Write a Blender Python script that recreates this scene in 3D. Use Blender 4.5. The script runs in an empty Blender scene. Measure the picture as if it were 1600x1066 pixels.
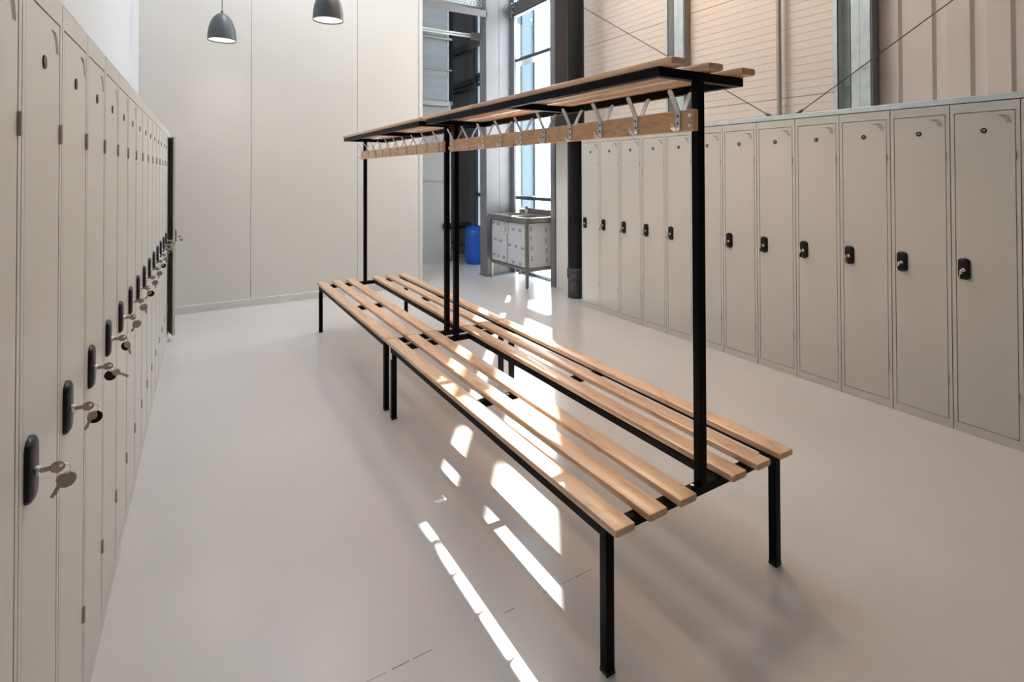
import bpy, bmesh, math, random
from math import sin, cos, radians, pi
from mathutils import Vector, Matrix

random.seed(7)
scene = bpy.context.scene
COL = scene.collection

# ------------------------------------------------------------------ camera, sky, sun, lamps and added fill lights, exposure
cam_d = bpy.data.cameras.new('camera'); cam = bpy.data.objects.new('camera', cam_d); COL.objects.link(cam)
FPX, CX, CY = 838.4864, 811.5982, 260.9089
YAW, PITCH, ROLL, CAMZ = radians(31.7509), radians(0.6727), radians(-0.1668), 1.4296
fwd = Vector((sin(YAW)*cos(PITCH), cos(YAW)*cos(PITCH), sin(PITCH)))
rgt = Vector((cos(YAW), -sin(YAW), 0)); up = rgt.cross(fwd)
r2 = rgt*cos(ROLL)+up*sin(ROLL); u2 = -rgt*sin(ROLL)+up*cos(ROLL)
m = Matrix((r2, u2, -fwd)).transposed().to_4x4(); m.translation = (0, 0, CAMZ)
cam.matrix_world = m
cam_d.sensor_width = 36; cam_d.lens = FPX/1600*36
cam_d.shift_x = (800-CX)/1600; cam_d.shift_y = (CY-533)/1600
cam_d.clip_start = 0.02; cam_d.clip_end = 300
scene.camera = cam

world = bpy.data.worlds.new('sky'); scene.world = world; world.use_nodes = True
bg = world.node_tree.nodes['Background']
bg.inputs[0].default_value = (0.84, 0.92, 1.0, 1); bg.inputs[1].default_value = 11.0

sun_d = bpy.data.lights.new('sun', 'SUN'); sun = bpy.data.objects.new('sun', sun_d); COL.objects.link(sun)
sun_d.energy = 54; sun_d.angle = radians(0.6); sun_d.color = (1, 0.96, 0.90)
sun.rotation_euler = Vector((-0.385, -0.5486, -1)).to_track_quat('-Z', 'Y').to_euler()
sun.location = (12, 16, 12)

def area(name, loc, sx, sy, power, color, aim=None):
    d = bpy.data.lights.new(name, 'AREA'); o = bpy.data.objects.new(name, d); COL.objects.link(o)
    d.shape = 'RECTANGLE'; d.size = sx; d.size_y = sy; d.energy = power; d.color = color
    o.location = loc
    if aim is not None:
        o.rotation_euler = (Vector(aim)-Vector(loc)).to_track_quat('-Z', 'Y').to_euler()
    return o
WARM = (1.0, 0.87, 0.76); NEUT = (1.0, 0.95, 0.90)
area('fill_light', (2.0, 3.6, 5.2), 1.2, 1.2, 52, (0.95, 0.99, 1.0))  # unseen overhead fill added for the middle of the room, no fitting
area('fill_light', (1.0, 5.3, 5.6), 1.2, 1.2, 85, (0.80, 0.88, 1.0))  # unseen cool fill added to brighten the far end
area('fill_light', (3.3, 3.2, 4.5), 1.2, 1.2, 32, (1.0, 0.66, 0.30))  # unseen orange fill added to warm the right side
def pendant_or_fill(x, y, w, color):
    d = bpy.data.lights.new('pendant_or_fill_light', 'SPOT'); o = bpy.data.objects.new('pendant_or_fill_light', d); COL.objects.link(o)
    d.energy = w; d.spot_size = radians(120); d.spot_blend = 0.6; d.shadow_soft_size = 0.11; d.color = color
    o.location = (x, y, 2.72)   # pendant height: one row pendant above the frame and one added spot
pendant_or_fill(0.45, 1.2, 14, NEUT)
pendant_or_fill(2.5, 2.44, 32, (1.0, 0.68, 0.48))  # unseen warm spot added to redden the right side

scene.view_settings.view_transform = 'Standard'
scene.view_settings.look = 'None'
scene.view_settings.gamma = 1
scene.view_settings.use_curve_mapping = False
scene.view_settings.exposure = 0.14
scene.cycles.use_denoising = True
scene.cycles.max_bounces = 12
scene.cycles.diffuse_bounces = 6
scene.cycles.transparent_max_bounces = 12

# ------------------------------------------------------------------ materials
def newmat(name):
    mt = bpy.data.materials.new(name); mt.use_nodes = True
    return mt, mt.node_tree.nodes, mt.node_tree.links, mt.node_tree.nodes['Principled BSDF']
def mat(name, col, rough=0.5, metal=0.0, var=0.04, vscale=6, bump=0.0, bscale=200, spec=0.5, coat=0.0):
    mt, N, L, B = newmat(name)
    B.inputs['Roughness'].default_value = rough; B.inputs['Metallic'].default_value = metal
    B.inputs['Specular IOR Level'].default_value = spec
    B.inputs['Coat Weight'].default_value = coat; B.inputs['Coat Roughness'].default_value = 0.1
    tc = N.new('ShaderNodeTexCoord')
    nz = N.new('ShaderNodeTexNoise'); nz.inputs['Scale'].default_value = vscale; nz.inputs['Detail'].default_value = 4
    L.new(tc.outputs['Object'], nz.inputs['Vector'])
    cr = N.new('ShaderNodeValToRGB')
    cr.color_ramp.elements[0].position = 0.3; cr.color_ramp.elements[1].position = 0.7
    cr.color_ramp.elements[0].color = tuple(max(0, c*(1-var)) for c in col)+(1,)
    cr.color_ramp.elements[1].color = tuple(min(1, c*(1+var)) for c in col)+(1,)
    L.new(nz.outputs['Fac'], cr.inputs[0]); L.new(cr.outputs[0], B.inputs['Base Color'])
    if bump:
        n2 = N.new('ShaderNodeTexNoise'); n2.inputs['Scale'].default_value = bscale
        L.new(tc.outputs['Object'], n2.inputs['Vector'])
        bp = N.new('ShaderNodeBump'); bp.inputs['Strength'].default_value = bump; bp.inputs['Distance'].default_value = 0.002
        L.new(n2.outputs['Fac'], bp.inputs['Height']); L.new(bp.outputs[0], B.inputs['Normal'])
    return mt

def wood_mat(name, light, mid, dark, contour=1.0, sc=(9, 1.5, 9), freq=14, thin=0.34):
    mt, N, L, B = newmat(name)
    B.inputs['Roughness'].default_value = 0.32; B.inputs['Coat Weight'].default_value = 0.12; B.inputs['Coat Roughness'].default_value = 0.25
    tc = N.new('ShaderNodeTexCoord'); oi = N.new('ShaderNodeObjectInfo')
    sc_ = N.new('ShaderNodeVectorMath'); sc_.operation = 'SCALE'; sc_.inputs[0].default_value = (31, 57, 43)
    L.new(oi.outputs['Random'], sc_.inputs['Scale'])
    ad = N.new('ShaderNodeVectorMath'); ad.operation = 'ADD'
    L.new(tc.outputs['Object'], ad.inputs[0]); L.new(sc_.outputs[0], ad.inputs[1])
    mp = N.new('ShaderNodeMapping'); mp.inputs['Scale'].default_value = sc
    L.new(ad.outputs[0], mp.inputs['Vector'])
    n1 = N.new('ShaderNodeTexNoise'); n1.inputs['Scale'].default_value = 1.0; n1.inputs['Detail'].default_value = 1.5
    L.new(mp.outputs[0], n1.inputs['Vector'])
    mu = N.new('ShaderNodeMath'); mu.operation = 'MULTIPLY'; mu.inputs[1].default_value = freq
    fr = N.new('ShaderNodeMath'); fr.operation = 'PINGPONG'; fr.inputs[1].default_value = 1
    L.new(n1.outputs['Fac'], mu.inputs[0]); L.new(mu.outputs[0], fr.inputs[0])
    # fine pores
    m2 = N.new('ShaderNodeMapping'); m2.inputs['Scale'].default_value = (260, 7, 260)
    L.new(ad.outputs[0], m2.inputs['Vector'])
    n2 = N.new('ShaderNodeTexNoise'); n2.inputs['Scale'].default_value = 1.0; n2.inputs['Detail'].default_value = 3
    L.new(m2.outputs[0], n2.inputs['Vector'])
    mix = N.new('ShaderNodeMath'); mix.operation = 'MULTIPLY_ADD'; mix.inputs[1].default_value = 0.35
    L.new(n2.outputs['Fac'], mix.inputs[0]); L.new(fr.outputs[0], mix.inputs[2])
    cr = N.new('ShaderNodeValToRGB'); e = cr.color_ramp.elements
    e[0].position = 0.12 if thin > 0.3 else 0.10; e[0].color = tuple(d*contour+m_*(1-contour) for d, m_ in zip(dark, mid))+(1,)
    e[1].position = 0.95; e[1].color = tuple(light)+(1,)
    x = cr.color_ramp.elements.new(thin); x.color = tuple(mid)+(1,)
    L.new(mix.outputs[0], cr.inputs[0])
    # per-board tone
    hs = N.new('ShaderNodeHueSaturation'); mr = N.new('ShaderNodeMapRange')
    mr.inputs['To Min'].default_value = 0.92; mr.inputs['To Max'].default_value = 1.06
    L.new(oi.outputs['Random'], mr.inputs['Value']); L.new(mr.outputs[0], hs.inputs['Value'])
    L.new(cr.outputs[0], hs.inputs['Color']); L.new(hs.outputs[0], B.inputs['Base Color'])
    bp = N.new('ShaderNodeBump'); bp.inputs['Strength'].default_value = 0.08; bp.inputs['Distance'].default_value = 0.001
    L.new(n2.outputs['Fac'], bp.inputs['Height']); L.new(bp.outputs[0], B.inputs['Normal'])
    return mt

def floor_mat():
    mt, N, L, B = newmat('epoxy_floor')
    B.inputs['Roughness'].default_value = 0.2
    B.inputs['Specular IOR Level'].default_value = 0.6
    tc = N.new('ShaderNodeTexCoord')
    n1 = N.new('ShaderNodeTexNoise'); n1.inputs['Scale'].default_value = 0.9; n1.inputs['Detail'].default_value = 5
    L.new(tc.outputs['Object'], n1.inputs['Vector'])
    cr = N.new('ShaderNodeValToRGB'); e = cr.color_ramp.elements
    e[0].position = 0.3; e[0].color = (0.50, 0.47, 0.455, 1); e[1].position = 0.72; e[1].color = (0.56, 0.528, 0.512, 1)
    L.new(n1.outputs['Fac'], cr.inputs[0])
    # a few dark specks
    vo = N.new('ShaderNodeTexVoronoi'); vo.inputs['Scale'].default_value = 2.2
    L.new(tc.outputs['Object'], vo.inputs['Vector'])
    lt = N.new('ShaderNodeMath'); lt.operation = 'LESS_THAN'; lt.inputs[1].default_value = 0.012
    L.new(vo.outputs['Distance'], lt.inputs[0])
    mx = N.new('ShaderNodeMix'); mx.data_type = 'RGBA'; mx.inputs['B'].default_value = (0.06, 0.05, 0.05, 1)
    L.new(lt.outputs[0], mx.inputs['Factor']); L.new(cr.outputs[0], mx.inputs['A']); L.new(mx.outputs['Result'], B.inputs['Base Color'])
    n2 = N.new('ShaderNodeTexNoise'); n2.inputs['Scale'].default_value = 260; n2.inputs['Detail'].default_value = 2
    n3 = N.new('ShaderNodeTexNoise'); n3.inputs['Scale'].default_value = 1.7; n3.inputs['Detail'].default_value = 3
    L.new(tc.outputs['Object'], n2.inputs['Vector']); L.new(tc.outputs['Object'], n3.inputs['Vector'])
    mr = N.new('ShaderNodeMapRange'); mr.inputs['To Min'].default_value = 0.15; mr.inputs['To Max'].default_value = 0.27
    L.new(n3.outputs['Fac'], mr.inputs['Value']); L.new(mr.outputs[0], B.inputs['Roughness'])
    bp = N.new('ShaderNodeBump'); bp.inputs['Strength'].default_value = 0.12; bp.inputs['Distance'].default_value = 0.001
    L.new(n2.outputs['Fac'], bp.inputs['Height']); L.new(bp.outputs[0], B.inputs['Normal'])
    return mt

def glass_mat():
    mt, N, L, B = newmat('clear_glass'); N.remove(B)
    out = N['Material Output']
    tr = N.new('ShaderNodeBsdfTransparent'); tr.inputs[0].default_value = (0.95, 0.97, 0.97, 1)
    gl = N.new('ShaderNodeBsdfGlossy'); gl.inputs['Roughness'].default_value = 0.02
    mx = N.new('ShaderNodeMixShader'); mx.inputs[0].default_value = 0.06; L.new(tr.outputs[0], mx.inputs[1]); L.new(gl.outputs[0], mx.inputs[2])
    L.new(mx.outputs[0], out.inputs[0])
    return mt
def emit_mat(name, col, s):
    mt, N, L, B = newmat(name)
    B.inputs['Base Color'].default_value = tuple(col)+(1,)
    B.inputs['Emission Color'].default_value = tuple(col)+(1,); B.inputs['Emission Strength'].default_value = s
    return mt
def lamp_diffuser_mat():
    mt, N, L, B = newmat('lamp_diffuser')
    tc = N.new('ShaderNodeTexCoord'); vo = N.new('ShaderNodeTexVoronoi'); vo.inputs['Scale'].default_value = 60
    L.new(tc.outputs['Object'], vo.inputs['Vector'])
    mr = N.new('ShaderNodeMapRange'); mr.inputs['From Max'].default_value = 0.5; mr.inputs['To Min'].default_value = 0.42; mr.inputs['To Max'].default_value = 0.95
    L.new(vo.outputs['Distance'], mr.inputs['Value'])
    B.inputs['Base Color'].default_value = (0.9, 0.85, 0.8, 1); B.inputs['Emission Color'].default_value = (1, 0.88, 0.80, 1)
    L.new(mr.outputs[0], B.inputs['Emission Strength'])
    return mt

M = {}
M['floor'] = floor_mat()
M['locker'] = mat('locker_paint', (0.53, 0.505, 0.45), 0.3, var=0.015, vscale=3, bump=0.05, bscale=350)
M['inside'] = mat('locker_inside', (0.12, 0.12, 0.12), 0.5)
M['dark'] = mat('dark_slot', (0.02, 0.02, 0.02), 0.7)
M['black'] = mat('black_powder_coat', (0.003, 0.003, 0.0035), 0.4, bump=0.04, bscale=500, spec=0.06)
M['plastic'] = mat('black_plastic', (0.006, 0.006, 0.008), 0.35, spec=0.3)
M['chrome'] = mat('chrome', (0.86, 0.84, 0.80), 0.32, metal=1)
M['brass'] = mat('key_metal', (0.46, 0.40, 0.33), 0.32, metal=1)
M['tag'] = mat('grey_tag', (0.38, 0.36, 0.36), 0.4, metal=0.6)
M['white'] = mat('white_print', (0.8, 0.8, 0.8), 0.5)
M['wood'] = wood_mat('ash_slat', (0.72, 0.47, 0.30), (0.66, 0.41, 0.25), (0.50, 0.27, 0.14), 0.75)
M['board'] = wood_mat('ash_board', (0.74, 0.45, 0.24), (0.68, 0.39, 0.19), (0.20, 0.08, 0.03), 1.0, sc=(6, 4.0, 14), freq=13, thin=0.24)
M['hook'] = mat('hook_zinc', (0.62, 0.62, 0.63), 0.4, metal=0.5)
M['wallpaint'] = mat('partition_panel', (0.655, 0.628, 0.585), 0.42, var=0.01, vscale=1.5)
M['wallwhite'] = mat('white_wall', (0.50, 0.50, 0.50), 0.6, var=0.01)
M['skirt'] = mat('grey_skirting', (0.50, 0.49, 0.47), 0.45)
M['baseboard'] = mat('pale_skirting', (0.64, 0.62, 0.59), 0.4)
M['liner'] = mat('liner_cladding', (0.66, 0.56, 0.50), 0.5, var=0.02, vscale=2)
M['galv'] = mat('galvanised_steel', (0.52, 0.57, 0.57), 0.42, metal=0.45, var=0.10, vscale=14)
M['steel'] = mat('grey_painted_steel', (0.175, 0.172, 0.185), 0.42, var=0.05)
M['steel_dark'] = mat('dark_painted_steel', (0.085, 0.078, 0.078), 0.45, var=0.05)
M['clad_dark'] = mat('dark_cladding', (0.145, 0.145, 0.155), 0.5, var=0.15, vscale=5)
M['frame'] = mat('window_frame', (0.035, 0.055, 0.065), 0.4)
M['blue_steel'] = mat('outer_steel', (0.026, 0.055, 0.085), 0.5)
M['glass'] = glass_mat()
def translucent_mat():  # panes of the added window, letting in diffuse daylight only
    mt, N, L, B = newmat('frosted_glass'); N.remove(B); out = N['Material Output']
    t1 = N.new('ShaderNodeBsdfTranslucent'); t1.inputs[0].default_value = (0.40, 0.42, 0.45, 1)
    d1 = N.new('ShaderNodeBsdfDiffuse'); d1.inputs[0].default_value = (0.6, 0.65, 0.68, 1)
    mx = N.new('ShaderNodeMixShader'); mx.inputs[0].default_value = 0.5
    L.new(t1.outputs[0], mx.inputs[1]); L.new(d1.outputs[0], mx.inputs[2]); L.new(mx.outputs[0], out.inputs[0])
    return mt
M['frostglass'] = translucent_mat()
M['frost'] = mat('frosted_pane', (0.40, 0.44, 0.46), 0.35, var=0.06, vscale=2)
M['panelgrey'] = mat('grey_panel', (0.46, 0.455, 0.44), 0.5, var=0.02)
M['pipe'] = mat('black_pipe', (0.008, 0.008, 0.009), 0.45, spec=0.2)
M['pipe_old'] = mat('scuffed_pipe', (0.022, 0.024, 0.027), 0.6, var=0.9, vscale=22)
M['stainless'] = mat('stainless', (0.33, 0.305, 0.28), 0.3, metal=0.8, var=0.08, vscale=30)
M['film'] = mat('protective_film', (0.60, 0.61, 0.63), 0.35, var=0.01)
M['blueprint'] = mat('blue_print', (0.06, 0.08, 0.30), 0.5)
M['drum'] = mat('blue_drum', (0.004, 0.085, 0.42), 0.35)
M['lamp'] = mat('lamp_grey', (0.075, 0.080, 0.088), 0.42)
M['diffuser'] = lamp_diffuser_mat()
M['roof'] = mat('white_roof', (0.70, 0.69, 0.67), 0.7)
M['paving'] = mat('outside_paving', (0.55, 0.54, 0.52), 0.8)
M['cable'] = mat('dark_cable', (0.05, 0.045, 0.04), 0.5)
M['conduit'] = mat('conduit_steel', (0.42, 0.38, 0.35), 0.35, metal=0.6)
M['seam'] = mat('seam_filler', (0.22, 0.20, 0.19), 0.6, var=0.5, vscale=30)

# ------------------------------------------------------------------ helpers
def obj(name, bm, material, parent=None, smooth=False):
    if isinstance(bm, bpy.types.Mesh):
        me = bm
    else:
        me = bpy.data.meshes.new(name)
        bmesh.ops.recalc_face_normals(bm, faces=bm.faces)
        bm.to_mesh(me); bm.free()
        me.materials.append(material)
        if smooth:
            for p in me.polygons: p.use_smooth = True
            try: me.set_sharp_from_angle(angle=radians(35))
            except Exception: pass
    o = bpy.data.objects.new(name, me); COL.objects.link(o)
    if parent: o.parent = parent
    return o
def tag(o, label, cat, group=None):
    o['label'] = label; o['category'] = cat
    if group: o['group'] = group
    return o
def empty(name, loc=(0, 0, 0), rz=0.0):
    o = bpy.data.objects.new(name, None); COL.objects.link(o); o.empty_display_size = 0.1
    o.location = loc; o.rotation_euler = (0, 0, rz)
    return o
def thing(name, label, cat, loc=(0, 0, 0), rz=0.0, group=None):
    return tag(empty(name, loc, rz), label, cat, group)
def struct(o):
    o['kind'] = 'structure'; return o
def children(o): return [c for c in bpy.data.objects if c.parent == o]
def copy_tree(o, parent=None, kids=None):
    c = o.copy(); COL.objects.link(c); c.parent = parent
    for ch in KIDS.get(o.name, []): copy_tree(ch, c)
    return c
KIDS = {}
def index_kids():
    KIDS.clear()
    for o in bpy.data.objects:
        if o.parent: KIDS.setdefault(o.parent.name, []).append(o)

def bx(bm, x0, x1, y0, y1, z0, z1, bev=0.0, mat4=None):
    r = bmesh.ops.create_cube(bm, size=1.0)
    vs = r['verts']
    for v in vs:
        v.co = Vector((x0+(v.co.x+.5)*(x1-x0), y0+(v.co.y+.5)*(y1-y0), z0+(v.co.z+.5)*(z1-z0)))
    if bev:
        es = list({e for v in vs for e in v.link_edges})
        r2_ = bmesh.ops.bevel(bm, geom=es, offset=bev, segments=2, affect='EDGES', profile=0.5)
        vs = r2_['verts']
    if mat4 is not None:
        bmesh.ops.transform(bm, matrix=mat4, verts=list({v for v in vs}))
    return bm
def box(*a, **k):
    return bx(bmesh.new(), *a, **k)
def tube(bm, pts, r, seg=10, cap=True):
    pts = [Vector(p) for p in pts]; rings = []
    rs = r if isinstance(r, (list, tuple)) else [r]*len(pts)
    t0 = (pts[1]-pts[0]).normalized()
    ref = Vector((0, 0, 1)) if abs(t0.z) < 0.9 else Vector((1, 0, 0))
    n = (ref-t0*ref.dot(t0)).normalized()
    for i, p in enumerate(pts):
        t = (pts[min(i+1, len(pts)-1)]-pts[max(i-1, 0)]).normalized()
        n = (n-t*n.dot(t)).normalized(); b = t.cross(n)
        rings.append([bm.verts.new(p+rs[i]*(cos(2*pi*k/seg)*n+sin(2*pi*k/seg)*b)) for k in range(seg)])
    for a, b_ in zip(rings, rings[1:]):
        for k in range(seg):
            bm.faces.new((a[k], a[(k+1) % seg], b_[(k+1) % seg], b_[k]))
    if cap:
        bm.faces.new(rings[0][::-1]); bm.faces.new(rings[-1])
    return bm
def lathe(bm, prof, seg=24, center=(0, 0, 0), axis='z', capends=True):
    c = Vector(center); rings = []
    for r, h in prof:
        ring = []
        for k in range(seg):
            a = 2*pi*k/seg
            if axis == 'z': v = Vector((r*cos(a), r*sin(a), h))
            elif axis == 'x': v = Vector((h, r*cos(a), r*sin(a)))
            else: v = Vector((r*cos(a), h, r*sin(a)))
            ring.append(bm.verts.new(c+v))
        rings.append(ring)
    for a, b in zip(rings, rings[1:]):
        for k in range(seg):
            bm.faces.new((a[k], a[(k+1) % seg], b[(k+1) % seg], b[k]))
    if capends:
        bm.faces.new(rings[0][::-1]); bm.faces.new(rings[-1])
    return bm
def strip(bm, pts, widthvec, thick):
    """flat bar following pts (list of Vector); width along widthvec, thickness across the path"""
    w = Vector(widthvec); rings = []
    pts = [Vector(p) for p in pts]
    for i, p in enumerate(pts):
        t = (pts[min(i+1, len(pts)-1)]-pts[max(i-1, 0)]).normalized()
        n = t.cross(w.normalized()).normalized()*thick/2
        k = 0.55 if i in (0, len(pts)-1) else 1.0
        rings.append([bm.verts.new(p+w/2*k+n), bm.verts.new(p-w/2*k+n), bm.verts.new(p-w/2*k-n), bm.verts.new(p+w/2*k-n)])
    for a, b in zip(rings, rings[1:]):
        for k in range(4): bm.faces.new((a[k], a[(k+1) % 4], b[(k+1) % 4], b[k]))
    bm.faces.new(rings[0][::-1]); bm.faces.new(rings[-1])
    return bm
def ring_torus(bm, c, R, r, axis, seg=16, sub=6, mat4=None):
    c = Vector(c); vs = []
    ax = Vector(axis).normalized(); ref = Vector((0, 0, 1)) if abs(ax.z) < .9 else Vector((1, 0, 0))
    u = ax.cross(ref).normalized(); v = ax.cross(u)
    for i in range(seg):
        a = 2*pi*i/seg; d = cos(a)*u+sin(a)*v
        vs.append([bm.verts.new(c+d*(R+r*cos(2*pi*k/sub))+ax*r*sin(2*pi*k/sub)) for k in range(sub)])
    for i in range(seg):
        a, b = vs[i], vs[(i+1) % seg]
        for k in range(sub): bm.faces.new((a[k], a[(k+1) % sub], b[(k+1) % sub], b[k]))
    return bm

# ------------------------------------------------------------------ setting: floor, walls, roof, outside
fl = struct(obj('floor', box(-1.2, 4.16, -3.1, 10.1, -0.12, 0.0), M['floor']))
bm = bmesh.new()
for i in range(11):
    x = 0.42+i*0.075
    if i in (3, 4, 5, 7): continue
    bx(bm, x+random.uniform(0, .02), x+0.075-random.uniform(0, .03), 1.5245+random.uniform(-.001, .001), 1.5262+random.uniform(0, .001), -0.001, 0.0004)
obj('floor_seam', bm, M['seam'], fl)
struct(obj('ceiling', box(-1.3, 4.4, -3.2, 10.2, 9.4, 9.55), M['roof']))
struct(obj('ground', box(4.17, 60, -40, 70, -0.25, -0.1), M['paving']))
struct(obj('wall_front', box(-1.3, 4.4, -3.2, -3.08, 0, 9.4), M['skirt']))

AL = radians(1.3653); XL, YL = -0.2429, 1.2356
def lrow(s, out=0.0):  # point along the left locker front, s metres from the first joint, 'out' metres into the room
    return (XL+sin(AL)*s+cos(AL)*out, YL+cos(AL)*s-sin(AL)*out)
wl = empty('tmp'); bpy.data.objects.remove(wl)
wl = struct(obj('wall_left', box(-0.12, 0.0, -4.5, 5.264, 0, 9.4), M['wallwhite']))
px, py = lrow(0, -0.2965); wl.location = (px, py, 0); wl.rotation_euler = (0, 0, -AL)

# partition at the back: separate tall panels with open joints
wb = struct(obj('wall_back', box(-0.42, 2.545, 6.52, 6.60, 0, 9.4), M['wallpaint']))
for a, b in ((-0.415, 0.586), (0.5895, 1.7325), (1.736, 2.515)):
    obj('wall_panel', box(a, b, 6.498, 6.521, 0.0, 9.4, bev=0.0015), M['wallpaint'], wb)
obj('corner_trim', box(2.517, 2.562, 6.492, 6.605, 0, 9.4, bev=0.002), M['wallpaint'], wb)
struct(obj('baseboard_back', box(-0.4, 2.515, 6.480, 6.4985, 0, 0.078, bev=0.002), M['baseboard']))

# right side: low wall behind the lockers, outer wall above with liner planks and ribbed sheet
XR, YR = 3.6265, 0.9831
struct(obj('wall_low_right', box(3.918, 4.05, -3.08, 5.462, 0, 1.808), M['wallpaint']))
struct(obj('trim_1', box(3.624, 4.12, -3.0, 5.462, 1.8085, 1.842, bev=0.002), M['galv']))
wr = struct(obj('wall_right', box(4.16, 4.24, -3.1, 5.60, 0, 9.4), M['liner']))
wfr = struct(obj('wall_far_right', box(4.16, 4.24, 8.02, 10.1, 0, 9.4), M['clad_dark']))
w2 = struct(obj('window_added', box(4.07, 4.20, 6.86, 8.02, 0.0, 0.045), M['frame']))  # unseen frosted window added behind the left column to light the alcove
obj('window_frame', box(4.07, 4.16, 6.86, 6.91, 0.045, 9.4), M['frame'], w2); obj('window_frame', box(4.07, 4.16, 7.97, 8.02, 0.045, 9.4), M['frame'], w2)
for z in (1.055, 3.035, 5.02): obj('transom', box(4.07, 4.16, 6.91, 7.97, z, z+0.048), M['frame'], w2)
for z0, z1 in ((0.045, 1.055), (1.103, 3.035), (3.083, 5.02), (5.068, 9.4)):
    obj('window_pane', box(4.12, 4.126, 6.91, 7.97, z0, z1), M['frostglass'], w2)
struct(obj('wall_far', box(-1.3, 4.4, 10.0, 10.12, 0, 9.4), M['clad_dark']))
struct(obj('wall_far_left', box(-1.3, -1.2, 6.6, 10.1, 0, 9.4), M['wallwhite']))
# horizontally ribbed liner planks
zs = [1.845]; step = 0.0625
while zs[-1] < 4.4: zs.append(zs[-1]+step)
seams = {round((2.04-1.845)/step), round((2.975-1.845)/step)}
for (ya, yb) in ((2.142, 3.535), (3.775, 5.455)):
    for i in range(len(zs)-1):
        g = 0.004 if i in seams else 0.0008
        obj('liner_plank', box(4.143+0.0004*(i % 2), 4.161, ya, yb, zs[i]+g, zs[i+1]-0.0008, bev=0.001), M['liner'], wr)
    obj('liner_sheet', box(4.145, 4.161, ya, yb, zs[-1], 9.4), M['liner'], wr)
# vertical trapezoid ribbed sheet (near half)
bm = bmesh.new()
prof = []
ypos = 1.873
ribs = [1.742, 1.546, 1.345, 1.150, 0.955, 0.76, 0.565, 0.37, 0.175, -0.02, -0.215, -0.41]
prof.append((ypos, 4.145))
for rb in ribs:
    prof += [(rb+0.012, 4.145), (rb-0.014, 4.165), (rb-0.060, 4.165), (rb-0.068, 4.145)]
prof.append((-3.05, 4.145))
vv = [(bm.verts.new((x, y, 1.845)), bm.verts.new((x, y, 9.4))) for y, x in prof]
for a, b in zip(vv, vv[1:]): bm.faces.new((a[0], b[0], b[1], a[1]))
obj('ribbed_sheet', bm, M['liner'], wr)
wr.data = wr.data  # backing stays behind the sheets
# galvanised wall posts (C sections with lips)
def wall_post(y0, y1, label):
    t = thing('wall_post', label, 'steel post', (4.1, y0, 1.842), 0, 'galvanised posts on the right wall')
    w = y1-y0
    obj('flange', box(-0.05, -0.044, 0.0, w*0.52, 0, 7.5), M['galv'], t)
    obj('flange', box(-0.05, -0.044, w*0.86, w, 0, 7.5), M['galv'], t)
    obj('web', box(0.030, 0.036, w*0.50, w*0.88, 0, 7.5), M['galv'], t)
    bm = bmesh.new(); bx(bm, -0.05, 0.036, w*0.50, w*0.52, 0, 7.5); bx(bm, -0.05, 0.036, w*0.86, w*0.88, 0, 7.5)
    obj('side_lip', bm, M['galv'], t)
    obj('seam_line', box(-0.0512, -0.05, w*0.27, w*0.275, 0, 7.5), M['conduit'], t)
    obj('seam_line', box(0.0285, 0.030, w*0.68, w*0.686, 0, 7.5), M['conduit'], t)
    obj('edge_strip', box(-0.045, 0.04, -0.012, 0.0, 0, 7.5), M['steel'], t)
    return t
p1 = wall_post(1.888, 2.141, 'wide galvanised channel post right of the thin conduit above the lockers')
bm = bmesh.new(); bx(bm, 0.0, 0.03, 0.13, 0.2, 0.215, 0.222); obj('clip', bm, M['galv'], p1)
wall_post(3.545, 3.770, 'galvanised channel post rising just behind the near shelf end')
bm = bmesh.new(); tube(bm, [(4.085, 2.588, 1.842), (4.085, 2.588, 9.4)], 0.019, 12)
tag(obj('conduit', bm, M['conduit'], smooth=True), 'thin vertical steel conduit rising from the ledge above right lockers', 'pipe')
def cable(a, b, label, anchor):
    t = thing('bracing_cable', label, 'cable', (4.035, a[1], a[2]), 0, 'diagonal bracing cables on the right wall')
    a, b = Vector(a), Vector(b); d = (b-a)
    bm = bmesh.new(); tube(bm, [(0, 0, 0), d], 0.004, 6); obj('wire', bm, M['cable'], t)
    n = d.normalized()
    bm = bmesh.new(); tube(bm, [n*0.0, n*0.02, n*0.09, n*0.11], [0.006, 0.013, 0.013, 0.006], 8); obj('turnbuckle', bm, M['cable'], t, True)
    return t
cable((4.035, 2.585, 1.856), (4.035, 5.42, 3.65), 'dark bracing wire sloping up behind the coat shelf to the black pipe', 0)
cable((4.035, 2.455, 1.856), (4.035, -1.6, 4.33), 'dark bracing wire sloping up across the ribbed cladding at right', 0)

# ------------------------------------------------------------------ window with frame, panes and the steel column outside
w1 = struct(obj('window_1', box(4.07, 4.20, 5.575, 6.86, 0.0, 0.045), M['frame']))
obj('window_frame', box(4.07, 4.16, 6.81, 6.86, 0.045, 9.4), M['frame'], w1)
obj('window_frame', box(4.07, 4.16, 5.575, 5.625, 0.045, 9.4), M['frame'], w1)
for z in (1.055, 3.035, 5.02, 7.0):
    obj('transom', box(4.04, 4.25, 5.60, 6.82, z, z+0.048), M['frame'], w1)
obj('sun_cutoff_head', box(4.05, 4.24, 5.575, 6.86, 9.1, 9.4), M['clad_dark'], w1)  # unseen head added to limit how far sun reaches across the floor
for z0, z1 in ((0.045, 1.055), (1.10, 3.035), (3.08, 5.02), (5.065, 7.0), (7.045, 9.1)):
    obj('window_pane', box(4.120, 4.126, 5.62, 6.815, z0, z1), M['glass'], w1)
t = thing('outer_column', 'blue grey steel H column standing outside behind the tall window', 'column', (4.55, 7.10, -0.1))
obj('web', box(-0.108, 0.108, -0.006, 0.006, 0, 9.6), M['blue_steel'], t)
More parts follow.
